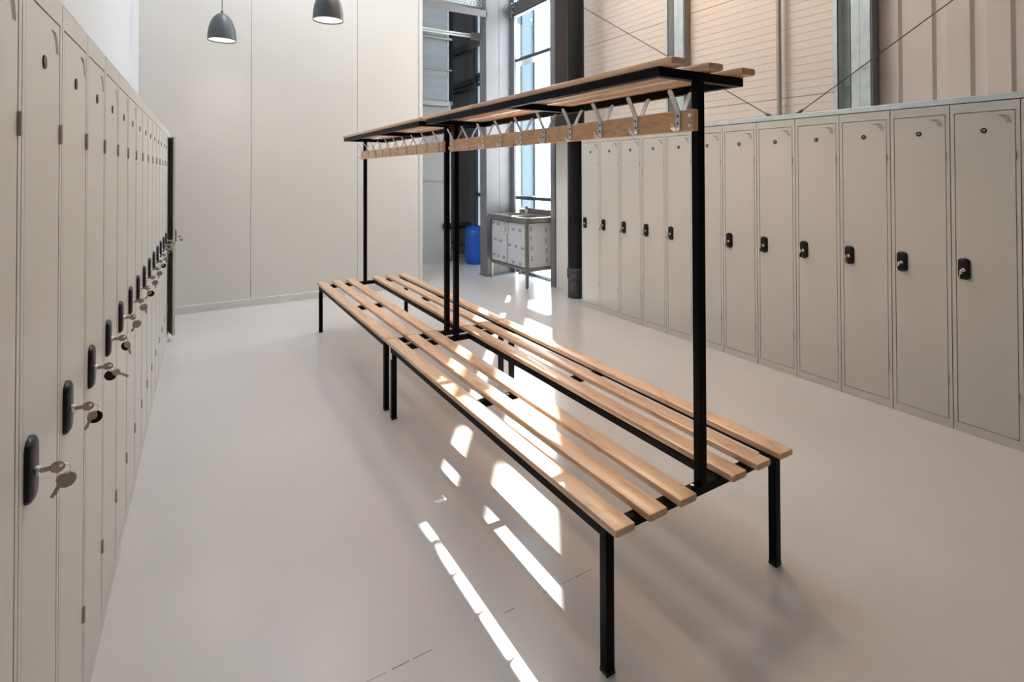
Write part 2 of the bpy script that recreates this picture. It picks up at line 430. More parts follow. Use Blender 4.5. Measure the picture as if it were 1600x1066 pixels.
obj('flange', box(-0.12, -0.108, -0.035, 0.035, 0, 9.6), M['frame'], t)
obj('flange', box(0.108, 0.12, -0.035, 0.035, 0, 9.6), M['frame'], t)
obj('gusset_plate', box(-0.20, 0.10, -0.012, -0.006, 3.85, 4.35), M['blue_steel'], t)
for z in (3.95, 4.12):
    bm = bmesh.new(); lathe(bm, [(0.018, -0.03), (0.018, -0.012)], 8, (0.05, 0, z), 'y'); obj('bolt', bm, M['chrome'], t)

# ------------------------------------------------------------------ steel columns and beams of the hall frame
def h_column(loc, xa, xb, ya, yb, h, mA, mW, label, tf=0.016, tw=0.012, grp='grey steel H columns beside the window'):
    t = thing('steel_column', label, 'column', (loc[0], loc[1], 0), 0, grp)
    lx, ly = loc[0], loc[1]
    obj('flange', box(xa-lx, xa+tf-lx, ya-ly, yb-ly, 0, h), mA, t)
    obj('flange', box(xb-tf-lx, xb-lx, ya-ly, yb-ly, 0, h), mA, t)
    ym = (ya+yb)/2
    obj('web', box(xa+tf-lx, xb-tf-lx, ym-tw/2-ly, ym+tw/2-ly, 0, h), mW, t)
    return t
c1 = h_column((3.76, 6.66), 3.525, 3.995, 6.565, 6.755, 9.4, M['steel'], M['steel'], 'grey steel H column standing behind the left of the steel sink')
obj('weld_line', box(0.02-0.002, 0.02+0.002, -0.0085, -0.006, 0, 9.4), M['steel_dark'], c1)
obj('base_plate', box(-0.25, 0.25, -0.11, 0.11, 0.0, 0.015), M['steel'], c1)
for z in (3.56, 3.62, 3.69):
    bm = bmesh.new(); lathe(bm, [(0.012, -0.2465), (0.012, -0.235)], 8, (0, -0.05, z), 'x'); obj('bolt', bm, M['chrome'], c1)
c2 = h_column((4.06, 5.52), 3.91, 4.225, 5.478, 5.575, 9.4, M['steel'], M['steel_dark'], 'dark steel H column between the window and the black downpipe')
h_column((4.26, 8.27), 4.15, 4.40, 8.19, 8.36, 9.4, M['steel'], M['steel'], 'distant steel H column behind the blue drum', grp=None)
# beams
t = thing('steel_beam', 'grey steel angle beam crossing high between partition and left column', 'beam', (3.0, 6.6, 3.6))
obj('upright_leg', box(-0.5, 0.585, -0.035, -0.027, 0.0, 0.085), M['steel'], t)
obj('top_leg', box(-0.5, 0.585, -0.035, 0.03, 0.085, 0.092), M['steel'], t)
t = thing('cable_tray', 'perforated galvanised cable tray above the angle beam, top edge of frame', 'cable tray', (3.0, 6.75, 3.76))
bm = bmesh.new(); bx(bm, -0.5, 0.52, -0.08, -0.077, 0, 0.12); bx(bm, -0.5, 0.52, -0.08, 0.10, 0, 0.004)
obj('tray_side', bm, M['galv'], t)
bm = bmesh.new()
for i in range(22):
    for j in range(3):
        x = -0.48+i*0.045+0.015*(j % 2); z = 0.025+j*0.03
        bx(bm, x, x+0.018, -0.0812, -0.0802, z, z+0.010)
obj('perforations', bm, M['dark'], t)['kind'] = 'stuff'
t = thing('twin_pipe_rail', 'pair of thin galvanised pipes running from partition to left column', 'pipe', (3.0, 6.8, 3.36))
for dz in (0.0, 0.032):
    bm = bmesh.new(); tube(bm, [(-0.5, 0, dz), (0.53, 0, dz)], 0.014, 10); obj('pipe', bm, M['galv'], t, True)
obj('bracket', box(0.40, 0.53, -0.03, 0.03, -0.03, 0.06), M['steel'], t)
t = thing('steel_beam', 'dark steel beam running back from the left column', 'beam', (3.93, 7.4, 3.55))
obj('beam_web', box(-0.005, 0.005, -0.65, 0.55, -0.07, 0.07), M['steel_dark'], t)
obj('beam_flange', box(-0.05, 0.05, -0.65, 0.55, 0.07, 0.082), M['steel_dark'], t)
obj('beam_flange', box(-0.05, 0.05, -0.65, 0.55, -0.082, -0.07), M['steel_dark'], t)
t = thing('steel_beam', 'brown grey steel beam running along the window top to the right column', 'beam', (3.965, 6.1, 3.66))
obj('beam_web', box(-0.03, -0.022, -0.60, 0.46, 0.0, 0.19), M['steel_dark'], t)
obj('beam_flange', box(-0.03, 0.05, -0.60, 0.46, 0.0, 0.010), M['steel'], t)
obj('end_plate', box(-0.05, 0.06, 0.44, 0.46, 0.0, 0.2), M['steel'], t)
for z in (0.05, 0.13):
    bm = bmesh.new(); lathe(bm, [(0.014, -0.05), (0.014, -0.03)], 8, (0, 0.40, z), 'x'); obj('bolt', bm, M['chrome'], t)
# black rain pipe
t = thing('downpipe', 'thick black vertical downpipe at the far end of right lockers', 'pipe', (3.82, 4.93, 0))
bm = bmesh.new(); lathe(bm, [(0.098, 0.32), (0.098, 9.4)], 28); obj('pipe', bm, M['pipe'], t, True)
bm = bmesh.new(); lathe(bm, [(0.098, 0.0), (0.098, 0.22), (0.108, 0.225), (0.108, 0.33), (0.099, 0.34)], 28); obj('pipe_socket', bm, M['pipe_old'], t, True)
# far dark wall rails, duct, post
t = thing('wall_rail', 'upper dark green horizontal rail on the far dark wall', 'rail', (4.14, 8.7, 3.57), 0, 'rails on the far dark wall')
obj('rail_bar', box(-0.03, 0.02, -1.0, 1.0, 0, 0.12), M['frame'], t)
t = thing('wall_rail', 'lower pair of dark green rails on the far dark wall', 'rail', (4.14, 8.7, 2.88), 0, 'rails on the far dark wall')
obj('rail_bar', box(-0.03, 0.02, -1.0, 1.0, 0.08, 0.17), M['frame'], t); obj('rail_bar', box(-0.03, 0.02, -1.0, 1.0, 0, 0.055), M['frame'], t)
bm = bmesh.new(); tube(bm, [(3.50, 7.95, 0.585), (3.965, 7.95, 0.58)], 0.05, 16)
tag(obj('duct', bm, M['pipe'], smooth=True), 'short black horizontal pipe behind the blue drum', 'pipe')
bm = bmesh.new(); tube(bm, [(3.60, 8.3, 0.33), (3.85, 8.15, 0.24), (4.12, 8.0, 0.23)], 0.012, 8)
tag(obj('hose', bm, M['pipe'], smooth=True), 'thin black hose lying low along the dark wall behind drum', 'hose')
t = thing('white_post', 'slim white post at the end of the far grey panel wall', 'post', (3.635, 8.06, 0))
obj('post_shaft', box(-0.025, 0.025, -0.02, 0.02, 0.06, 2.55), M['wallwhite'], t); obj('post_foot', box(-0.03, 0.05, -0.03, 0.03, 0, 0.06), M['steel'], t)
t = thing('black_post', 'black steel post standing above the white post at far panes', 'post', (3.69, 8.14, 0))
obj('post_shaft', box(-0.04, 0.045, -0.04, 0.04, 2.61, 9.4), M['pipe'], t); obj('bracket', box(-0.09, 0.03, -0.06, 0.04, 2.555, 2.61), M['steel'], t)
# far panel wall with ledge and frosted panes
wa = struct(obj('wall_alcove', box(1.6, 3.60, 8.02, 8.10, 0, 4.6), M['panelgrey']))
for z0, z1 in ((0.05, 1.288), (1.312, 2.50)):
    obj('wall_panel', box(1.6, 3.59, 8.0, 8.021, z0, z1, bev=0.003), M['panelgrey'], wa)
obj('skirting', box(1.6, 3.60, 7.985, 8.02, 0, 0.05), M['wallwhite'], wa)
obj('ledge', box(1.6, 3.60, 7.94, 8.02, 2.515, 2.585), M['wallwhite'], wa)
for z0, z1 in ((2.59, 3.08), (3.11, 3.60), (3.64, 4.10), (4.12, 4.6)):
    bm = bmesh.new(); n = 7
    vv = []
    for i in range(n+1):
        z = z0+(z1-z0)*i/n
        vv.append((bm.verts.new((1.6, 8.0-0.010*(i % 2), z)), bm.verts.new((3.585, 8.0-0.010*(i % 2), z))))
    for a, b in zip(vv, vv[1:]): bm.faces.new((a[0], a[1], b[1], b[0]))
    obj('frosted_pane', bm, M['frost'], wa)
for z, r in ((3.095, 0.012), (3.60, 0.022)):
    bm = bmesh.new(); tube(bm, [(1.7, 7.96, z), (3.64, 7.96, z)], r, 8); obj('pane_rail', bm, M['conduit'], wa, True)
obj('pane_frame', box(3.575, 3.60, 7.985, 8.02, 2.585, 4.6), M['galv'], wa)

# ------------------------------------------------------------------ lockers
LW, LD, LH = 0.30, 0.286, 1.8044
def locker_body_bm():
    bm = bmesh.new(); g = 0.0020; t_ = 0.0012
    y0, y1 = g, LW-g
    bx(bm, -LD, -0.0006, y0, y0+t_, 0, LH); bx(bm, -LD, -0.0006, y1-t_, y1, 0, LH)       # sides
    bx(bm, -LD, -LD+t_, y0, y1, 0, LH)                                             # back
    bx(bm, -LD, 0, y0, y1, LH-t_, LH)                                              # top
    bx(bm, -LD, -0.02, y0, y1, 0.045, 0.047)                                       # bottom shelf
    bx(bm, -LD, -0.02, y0+t_, y1-t_, 1.55, 1.552)                                  # hat shelf
    bx(bm, -0.02, 0, y0, 0.0195, 0.0495, 1.7535); bx(bm, -0.02, 0, LW-0.0195, y1, 0.0495, 1.7535)  # front stiles
    bx(bm, -0.02, 0, y0, y1, 1.7535, LH); bx(bm, -0.02, 0, y0, y1, 0, 0.0495)      # head and plinth rails
    return bm
DH0, DH1, DW = 0.0530, 1.7497, 0.2540   # door heights, width; door origin at its hinge edge
body_me = None
def outline_plate(bm, w, h, r, x0, bulge):
    """rounded lock plate, convex front, in the y-z plane, outward +x"""
    pts = []
    for cx_, cz_, a0 in ((w/2-r, h/2-r*0.7, 0), (-w/2+r, h/2-r*0.7, 90), (-w/2+r, -h/2+r*0.7, 180), (w/2-r, -h/2+r*0.7, 270)):
        for k in range(6):
            a = radians(a0+k*18); pts.append((cx_+r*cos(a), cz_+0.7*r*sin(a)))
    rings = []
    for s, x in ((1.0, 0.0), (1.0, x0*0.5), (0.93, x0*0.85), (0.7, x0+bulge*0.7), (0.35, x0+bulge)):
        rings.append([bm.verts.new((x, p[0]*s, p[1]*(1-(1-s)*0.45))) for p in pts])
    for a, b in zip(rings, rings[1:]):
        for k in range(len(pts)): bm.faces.new((a[k], a[(k+1) % len(pts)], b[(k+1) % len(pts)], b[k]))
    bm.faces.new(rings[0][::-1]); bm.faces.new(rings[-1])
    return bm
# prototype (front faces local +x, hinge at local +y side)
proto = empty('locker')
obj('body', locker_body_bm(), M['locker'], proto)
def door_bm():
    bm = bmesh.new(); bx(bm, -0.004, -0.0005, -DW, 0, DH0, DH1)
    for a, b, c, d in ((-DW, -DW+0.0015, DH0, DH1), (-0.0015, 0, DH0, DH1), (-DW, 0, DH0, DH0+0.0015), (-DW, 0, DH1-0.0015, DH1)):
        bx(bm, -0.018, -0.004, a, b, c, d)
    return bm
HY = 0.2770
door = obj('door', door_bm(), M['locker'], proto); door.location = (0, HY, 0)
LOCK_Y, LOCK_Z = 0.058, 0.898
bm = outline_plate(bmesh.new(), 0.056, 0.118, 0.026, 0.009, 0.0035)
lp = obj('lock_plate', bm, M['plastic'], door, True); lp.location = (-0.0006, LOCK_Y-HY, LOCK_Z)
bm = bmesh.new(); lathe(bm, [(0.0095, 0.010), (0.0095, 0.0165), (0.008, 0.0175)], 14, (0, 0, 0), 'x')
lc = obj('lock_cylinder', bm, M['chrome'], door, True); lc.location = (-0.0006, LOCK_Y-HY, LOCK_Z-0.006)
bm = bmesh.new(); lathe(bm, [(0.0140, -0.0006), (0.0140, 0.0012), (0.013, 0.0018)], 20, (0, 0.1495-HY, 1.651), 'x'); obj('number_disc', bm, M['plastic'], door, True)
bm = bmesh.new()
for k, R in enumerate((0.062, 0.052, 0.042)):
    # three curved louvre slots in the top hinge-side corner
    pts = []
    for i in range(9):
        a = radians(90-i*11)
        st, en = ((-0.072, -0.030), (-0.056, -0.022), (-0.043, -0.015))[k]; pts.append((0, st+(en-st)*cos(a), 1.684+0.044*sin(a)))
    for p, q in zip(pts, pts[1:]):
        a = [Vector((0.0001, v[1], v[2])) for v in (p, q)]
        n_ = Vector((0, -(a[1]-a[0]).z, (a[1]-a[0]).y)).normalized()*0.0013
        bm.faces.new([bm.verts.new(v) for v in (a[0]-n_, a[1]-n_, a[1]+n_, a[0]+n_)])
obj('vent_slots', bm, M['dark'], door)
for z in (1.516, 0.274):
    bm = bmesh.new(); tube(bm, [(0.0015, 0.0022, z-0.021), (0.0015, 0.0022, z+0.021)], 0.0042, 8)
    obj('hinge', bm, M['conduit'], door, True)
index_kids()
NUM_TXT = {}
def number_text(n, parent):
    c = bpy.data.curves.new('number_text', 'FONT'); c.body = str(n); c.size = 0.0135; c.align_x = 'CENTER'; c.align_y = 'CENTER'; c.extrude = 0.0004
    tmp = bpy.data.objects.new('tmp', c); COL.objects.link(tmp)
    bpy.context.view_layer.update()
    me = bpy.data.meshes.new_from_object(tmp.evaluated_get(bpy.context.evaluated_depsgraph_get()))
    bpy.data.objects.remove(tmp); me.materials.clear(); me.materials.append(M['white'])
    o = bpy.data.objects.new('number_text', me); COL.objects.link(o); o.parent = parent
    o.location = (0.0022, 0.1495-HY, 1.651); o.rotation_euler = (pi/2, 0, pi/2)
    return o
ORD = ['nearest', 'second', 'third', 'fourth', 'fifth', 'sixth', 'seventh', 'eighth', 'ninth', 'tenth', 'eleventh', 'twelfth', 'thirteenth', 'fourteenth', 'fifteenth', 'sixteenth']
def door_of(root): return [o for o in bpy.data.objects if o.parent == root and o.name.startswith('door')][0]
PLACED = []
# right row: numbers 35 (cut by the frame) to 23
for j in range(-1, 12):
    n = 34-j
    o = copy_tree(proto); o.location = (XR, YR+0.3*(j+1), 0); o.rotation_euler = (0, 0, pi)
    k = j+1
    lab = ('tall beige steel locker cut off by the right frame edge' if n == 35 else
           'tall beige keyless steel locker, last beside the black downpipe' if n == 23 else
           'tall beige steel locker numbered %d, %s from the right frame edge' % (n, ORD[k]))
    tag(o, lab, 'locker', 'lockers in the right row')
    number_text(n, door_of(o)); PLACED.append(o)
# left row
for j in range(-1, 15):
    o = copy_tree(proto); x, y = lrow(0.3*j); o.location = (x, y, 0); o.rotation_euler = (0, 0, -AL)
    k = j+1
    if j == 14:
        lab = 'last locker of the left row, its narrow door standing ajar'
        door_of(o).rotation_euler = (0, 0, radians(13))
    elif j == -1:
        lab = 'tall grey steel locker of left row cut by the left frame edge'
    else:
        lab = 'closed tall grey steel locker, %s from the camera in left row' % ORD[k]
    tag(o, lab, 'locker', 'lockers in the left row'); PLACED.append(o)
for nm in [proto]+[c for c in KIDS.get(proto.name, [])]+[c for c in KIDS.get(door.name, [])]:
    bpy.data.objects.remove(nm)

# keys hanging in the locks
def key_bm(bowc, dirv, blade, plane_n):
    pass
def make_key_meshes():
    out = {}
    # key in the lock: bow disc in the x-z plane with a hole, neck towards the lock
    bm = bmesh.new()
    N_ = 18; rings = []
    for yy in (-0.001, 0.001):
        rings.append([bm.verts.new((0.024+0.0115*cos(2*pi*k/N_), yy, 0.0105*sin(2*pi*k/N_))) for k in range(N_)])
    for yy in (-0.001, 0.001):
        rings.append([bm.verts.new((0.029+0.0032*cos(2*pi*k/N_), yy, 0.002+0.0032*sin(2*pi*k/N_))) for k in range(N_)])
    a, b, c, d = rings
    for k in range(N_):
        q = (k+1) % N_
        bm.faces.new((a[k], a[q], b[q], b[k])); bm.faces.new((c[k], d[k], d[q], c[q]))
        bm.faces.new((a[k], c[k], c[q], a[q])); bm.faces.new((b[k], b[q], d[q], d[k]))
    bx(bm, 0.0, 0.0145, -0.001, 0.001, -0.0042, 0.0042)
    me = bpy.data.meshes.new('lock_key'); bmesh.ops.recalc_face_normals(bm, faces=bm.faces); bm.to_mesh(me); bm.free(); me.materials.append(M['brass']); out['key'] = me
    bm = ring_torus(bmesh.new(), (0, 0, 0), 0.0105, 0.0012, (0.35, 1, 0), 18, 6)
    me = bpy.data.meshes.new('key_ring'); bm.to_mesh(me); bm.free(); me.materials.append(M['chrome']); out['ring'] = me
    for nm, mt in (('grey', M['tag']), ('black', M['plastic'])):
        bm = lathe(bmesh.new(), [(0.0135, -0.0008), (0.0145, 0), (0.0135, 0.0008)], 20, (0, 0, -0.0140), 'y')
        me = bpy.data.meshes.new('tag_'+nm); bmesh.ops.recalc_face_normals(bm, faces=bm.faces); bm.to_mesh(me); bm.free(); me.materials.append(mt); out[nm] = me
    bm = bmesh.new()
    lathe(bm, [(0.0095, -0.001), (0.0095, 0.001)], 14, (0, 0, -0.0085), 'y')
    bx(bm, -0.0028, 0.0028, -0.001, 0.001, -0.041, -0.016); bx(bm, 0.0028, 0.0045, -0.001, 0.001, -0.036, -0.030); bx(bm, 0.0028, 0.0040, -0.001, 0.001, -0.027, -0.022)
    me = bpy.data.meshes.new('spare_key'); bmesh.ops.recalc_face_normals(bm, faces=bm.faces); bm.to_mesh(me); bm.free(); me.materials.append(M['brass']); out['spare'] = me
    return out
KM = make_key_meshes()
def key_set(locker, where, tagkind, tilt, yawd, group):
    rz = locker.rotation_euler.z
    base = Vector((0.0165, LOCK_Y, LOCK_Z-0.006)); base.rotate(Matrix.Rotation(rz, 3, 'Z'))
    t = thing('key_bunch', 'keys with %s tag in lock of %s' % (tagkind, where), 'keys', locker.location+base, rz, group)
    o = obj('key', KM['key'], None, t)
    o = obj('key_ring', KM['ring'], None, t); o.location = (0.033, 0.0, -0.0065); o.rotation_euler = (0, 0, radians(yawd))
    o = obj('tag', KM[tagkind], None, t); o.location = (0.034, 0.0035, -0.0155); o.rotation_euler = (0, radians(-tilt*0.4), radians(yawd)); o['label'] = 'round %s tag' % tagkind
    o = obj('key', KM['spare'], None, t); o.location = (0.036, -0.0035, -0.0150); o.rotation_euler = (0, radians(tilt), radians(yawd*0.5))
rng = random.Random(3)
for o in PLACED:
    pass
rightL = PLACED[:13]; leftL = PLACED[13:]
for i, o in enumerate(rightL):
    n = 35-i
    if n in (23, 35): continue
    key_set(o, 'right-row locker %d, %s from right' % (n, ORD[i]), 'grey' if n in (32, 29, 26) else 'black', rng.uniform(-15, 35), rng.uniform(40, 75), 'keys in the right lockers')
ltags = ['grey', 'black', 'black', 'black', 'grey', 'grey', 'black', 'grey', 'grey', 'black', 'grey', 'black', 'black', 'grey']
ltilt = [28, 25, -60, -15, 22, -10, 30, 0, 10, 30, 0, 20, -10, 10]
for i, o in enumerate(leftL):
    if i == 0 or i == 15: continue
    key_set(o, 'left-row locker, %s from camera' % ORD[i], ltags[(i-1) % 14], ltilt[(i-1) % 14], rng.uniform(-25, 25), 'keys in the left lockers')
# keys of the ajar door hang on its outer face
ajar = leftL[15]
dm = Matrix.Translation(ajar.location) @ Matrix.Rotation(-AL, 4, 'Z') @ Matrix.Translation((0, HY, 0)) @ Matrix.Rotation(radians(13), 4, 'Z')
pos = dm @ Vector((0.0165, LOCK_Y-HY, LOCK_Z-0.006))
t = thing('key_bunch', 'bunch of keys hanging on the ajar door at the end of left row', 'keys', pos, -AL+radians(13), 'keys in the left lockers')
obj('key', KM['key'], None, t)
o = obj('key_ring', KM['ring'], None, t); o.location = (0.033, 0, -0.0065)
o = obj('tag', KM['grey'], None, t); o.location = (0.034, 0.0035, -0.0155)

# ------------------------------------------------------------------ changing benches with coat rack
SX = [1.009, 1.139, 1.268, 1.513, 1.644, 1.776]; SW = 0.0739; ZS = 0.4409
SHX = [1.2405, 1.4105, 1.578]
def sq(bm, x0, x1, y0, y1, z0, z1): return bx(bm, x0, x1, y0, y1, z0, z1, bev=0.002)
def coat_hook_bm(side):
    """side -1: on the left face of the board. origin on the board face at the screw height"""
    bm = bmesh.new(); s = side
    pts = [(0.030, 0.004), (0.027, -0.010), (0.018, -0.020), (0.008, -0.022), (0.002, -0.012), (0.0017, 0.010), (0.0017, 0.034), (0.004, 0.046), (0.020, 0.078), (0.038, 0.108), (0.041, 0.113)]
    strip(bm, [(s*a, 0, b) for a, b in pts], (0, 0.020, 0), 0.0032)
    return bm
def hook_screws_bm(side):
    bm = bmesh.new()
    for z in (0.004, 0.028):
        lathe(bm, [(0.0036, side*0.003), (0.0036, side*0.0052)], 8, (0, 0, z), 'x')
    return bm
hookL, hookR = None, None
def make_bench(y0, y1, f0, f1, mid, label):
    """slats from y0 to y1; frame from f0 to f1"""
    t = thing('changing_bench', label, 'bench', (1.43, (f0+f1)/2, 0), 0, 'double benches with coat rack')
    ox, oy = 1.43, (f0+f1)/2
    def part(name, x0, x1, ya, yb, z0, z1, mt, bev=0.002, par=t):
        return obj(name, box(x0-ox, x1-ox, ya-oy, yb-oy, z0, z1, bev=bev), mt, par)
    for x in SX:
        cx, cy = x+SW/2-ox, (y0+y1)/2-oy
        o = obj('seat_slat', box(-SW/2, SW/2, -(y1-y0)/2, (y1-y0)/2, 0, 0.0235, bev=0.006), M['wood'], t, True); o.location = (cx, cy, ZS-0.0235)
    zt = ZS-0.024; zb = zt-0.03
    q = 0.030
    for y in (f0, f1-q): part('end_rail', 1.0142, 1.8448, y, y+q, zb, zt, M['black'])
    for x in (1.0142, 1.312, 1.513, 1.8148): part('side_rail', x, x+q, f0+q, f1-q, zb, zt, M['black'])
    for xa, xb in ((1.0442, 1.312), (1.543, 1.8148)): part('cross_rail', xa, xb, mid-q/2, mid+q/2, zb, zt, M['black'])
    for x in (1.0142, 1.8148):
        for y in (f0, f1-q):
            lg = part('leg', x, x+q, y, y+q, 0.004, zb, M['black'])
            obj('foot_cap', box(x-0.0005-ox, x+q+0.0005-ox, y-0.0005-oy, y+q+0.0005-oy, 0, 0.012), M['plastic'], lg)
            if x < 1.1 and y > f1-0.1 and f0 < 2:
                obj('sticker', box(x-0.0008-ox, x-ox, y+0.002-oy, y+q-0.002-oy, zb-0.04, zb-0.005), M['white'], lg)
            if x < 1.1 and y > f1-0.1 and f0 > 2:
                obj('sticker', box(x-0.0008-ox, x-ox, y+0.002-oy, y+q-0.002-oy, zb-0.03, zb-0.002), M['white'], lg)
    PX = 1.4145
    for y in (f0, f1-q):
        po = part('post', PX, PX+q, y, y+q, zt, 1.7290, M['black'])
        bm = bmesh.new()
        for dx in (-0.024, 0.030): lathe(bm, [(0.006, zt), (0.006, zt+0.005)], 8, (PX+dx-ox, y+q/2-oy, 0))
        obj('bolt', bm, M['chrome'], po)
    # hat shelf
    for x in (1.235, 1.618): part('shelf_rail', x, x+q, f0, f1, 1.729, 1.759, M['black'])
    for y in (f0, mid-q/2, f1-q): part('shelf_bar', 1.265, 1.618, y, y+q, 1.729, 1.759, M['black'])
    for x in SHX:
        w = 0.0725
        o = obj('shelf_slat', box(-w/2, w/2, -(y1-y0)/2, (y1-y0)/2, 0, 0.0245, bev=0.007), M['wood'], t, True); o.location = (x+w/2-ox, (y0+y1)/2-oy, 1.7595)
    # hook board on the left face of the posts
    bx0, bx1 = 1.3925, 1.4143
    hb = obj('hook_board', box(-(bx1-bx0)/2, (bx1-bx0)/2, -(f1-f0)/2, (f1-f0)/2, 0, 0.0716, bev=0.003), M['board'], t)
    hb.location = ((bx0+bx1)/2-ox, 0, 1.5656)
    bm = bmesh.new()
    for y in (-(f1-f0)/2+0.016, (f1-f0)/2-0.016):
        for z in (0.018, 0.052): lathe(bm, [(0.006, -(bx1-bx0)/2-0.003), (0.006, -(bx1-bx0)/2)], 10, (0, y, z), 'x')
    obj('board_screw', bm, M['chrome'], hb)
    global hookL, hookR
    n = 10
    for i in range(n):
        y = f0+0.065+i*(f1-f0-0.124)/(n-1)
        for s, x in ((-1, bx0), (1, bx1)):
            if hookL is None or hookR is None:
                if s == -1:
                    o = obj('coat_hook', coat_hook_bm(-1), M['hook'], t); hookL = o.data
                else:
                    o = obj('coat_hook', coat_hook_bm(1), M['hook'], t); hookR = o.data
            else:
                o = obj('coat_hook', hookL if s == -1 else hookR, None, t)
            o.location = (x-ox, y-oy, 1.590)
            if s == -1:
                sc = obj('hook_screw', SCREW, None, o) if SCREW else obj('hook_screw', hook_screws_bm(-1), M['dark'], o)
                if not SCREW: globals()['SCREW'] = sc.data
    return t
SCREW = None
make_bench(1.130, 3.160, 1.177, 3.081, 2.14, 'near slatted changing bench with black frame, coat hooks and hat shelf')
make_bench(3.1690, 5.150, 3.191, 5.095, 4.15, 'far slatted changing bench with coat rack, end nearest the partition')

# ------------------------------------------------------------------ pendant lamps
def pendant(x, y, zb, lab):
    t = thing('pendant_lamp', lab, 'lamp', (x, y, zb), 0, 'grey pendant lamps')
    R = 0.125
    outer = [(R, 0.0), (R*0.995, 0.04), (R*0.97, 0.08), (R*0.91, 0.125), (R*0.80, 0.17), (R*0.64, 0.212), (R*0.44, 0.243), (R*0.22, 0.262), (0.012, 0.27)]
    inner = [(r*0.97, h-0.004 if h > 0.01 else 0.0) for r, h in outer[:-2]]
    bm = bmesh.new()
    prof = inner[::-1]+outer
    lathe(bm, prof, 36, capends=False); obj('lamp_shade', bm, M['lamp'], t, True)
    bm = bmesh.new(); lathe(bm, [(0.001, 0.010), (R*0.962, 0.010), (R*0.962, 0.014), (0.001, 0.014)], 32); obj('diffuser', bm, M['diffuser'], t)
    bm = bmesh.new(); lathe(bm, [(0.013, 0.262), (0.013, 0.285), (0.006, 0.292)], 14); obj('cap', bm, M['lamp'], t, True)
    bm = bmesh.new(); tube(bm, [(0, 0, 0.285), (0, 0, 9.4-zb)], 0.0035, 8); obj('cord', bm, M['cable'], t)
    d = bpy.data.lights.new('pendant_or_fill_light', 'SPOT'); l = bpy.data.objects.new('pendant_or_fill_light', d); COL.objects.link(l)
    d.energy = 7; d.spot_size = radians(170); d.spot_blend = 1.0; d.shadow_soft_size = 0.10; d.color = (1, 0.86, 0.75)
    l.location = (x, y, zb-0.01)
pendant(0.281, 5.92, 2.722, 'dark grey bell pendant lamp hanging at left before the partition')
pendant(1.022, 4.76, 2.742, 'dark grey bell pendant lamp at right, its top cut by the frame')

# ------------------------------------------------------------------ steel sink unit
t = thing('sink_unit', 'stainless steel sink cabinet with film-covered doors in front of the window', 'sink', (3.80, 6.03, 0))
ox, oy = 3.80, 6.03
def sp(name, x0, x1, y0, y1, z0, z1, mt, bev=0.0, par=None):
    return obj(name, box(x0-ox, x1-ox, y0-oy, y1-oy, z0, z1, bev=bev), mt, par or t)
SY0, SY1, SX0, SX1 = 5.595, 6.525, 3.563, 4.045
for x in (SX0, SX1-0.032):
    for y in (SY0, SY1-0.032):
        lg = sp('leg', x, x+0.032, y, y+0.032, 0.012, 0.815, M['stainless'])
        bm = bmesh.new(); lathe(bm, [(0.014, 0), (0.014, 0.014)], 12, (x+0.016-ox, y+0.016-oy, 0)); obj('foot', bm, M['plastic'], lg)
sp('bottom_rail', SX0, SX0+0.03, SY0+0.032, SY1-0.032, 0.205, 0.240, M['stainless'])
sp('bottom_rail', SX0+0.032, SX1-0.03, SY0, SY0+0.03, 0.205, 0.255, M['stainless'])
sp('bottom_rail', SX0+0.032, SX1-0.03, SY1-0.03, SY1, 0.205, 0.240, M['stainless'])
sp('bottom_shelf', SX0+0.02, SX1-0.01, SY0+0.02, SY1-0.02, 0.225, 0.235, M['stainless'])
sp('top_rail', SX0+0.002, SX0+0.03, SY0+0.032, SY1-0.032, 0.80, 0.815, M['stainless'])
sp('side_panel', SX0+0.04, SX1-0.03, SY0+0.006, SY0+0.012, 0.255, 0.80, M['film'])
sp('side_panel', SX0+0.04, SX1-0.03, SY1-0.012, SY1-0.006, 0.24, 0.80, M['film'])
sp('back_panel', SX1-0.012, SX1-0.008, SY0+0.03, SY1-0.03, 0.24, 0.80, M['stainless'])
# worktop with two bowls: rim bars and sunken bowls
rim = bmesh.new()
TX0, TX1, TY0, TY1, TZ0, TZ1 = 3.538, 4.05, 5.565, 6.545, 0.815, 0.872
for a in ((TX0, TX0+0.075, TY0, TY1), (TX1-0.10, TX1, TY0, TY1), (TX0+0.075, TX1-0.10, TY0, TY0+0.07), (TX0+0.075, TX1-0.10, 6.02, 6.09), (TX0+0.075, TX1-0.10, TY1-0.07, TY1)):
    bx(rim, a[0]-ox, a[1]-ox, a[2]-oy, a[3]-oy, TZ0, TZ1)
obj('worktop', rim, M['stainless'], t)
for y0, y1 in ((TY0+0.07, 6.02), (6.09, TY1-0.07)):
    bm = bmesh.new(); x0, x1 = TX0+0.075-ox, TX1-0.10-ox; a, b = y0-oy, y1-oy
    top = [bm.verts.new(v) for v in ((x0, a, TZ1-0.004), (x1, a, TZ1-0.004), (x1, b, TZ1-0.004), (x0, b, TZ1-0.004))]
    bot = [bm.verts.new(v) for v in ((x0+.02, a+.02, 0.70), (x1-.02, a+.02, 0.70), (x1-.02, b-.02, 0.70), (x0+.02, b-.02, 0.70))]
    for k in range(4): bm.faces.new((top[k], top[(k+1) % 4], bot[(k+1) % 4], bot[k]))
    bm.faces.new(bot); obj('bowl', bm, M['stainless'], t)
sp('backsplash', TX1-0.012, TX1, TY0, TY1, TZ1, 0.945, M['stainless'])
marks_rng = random.Random(5)
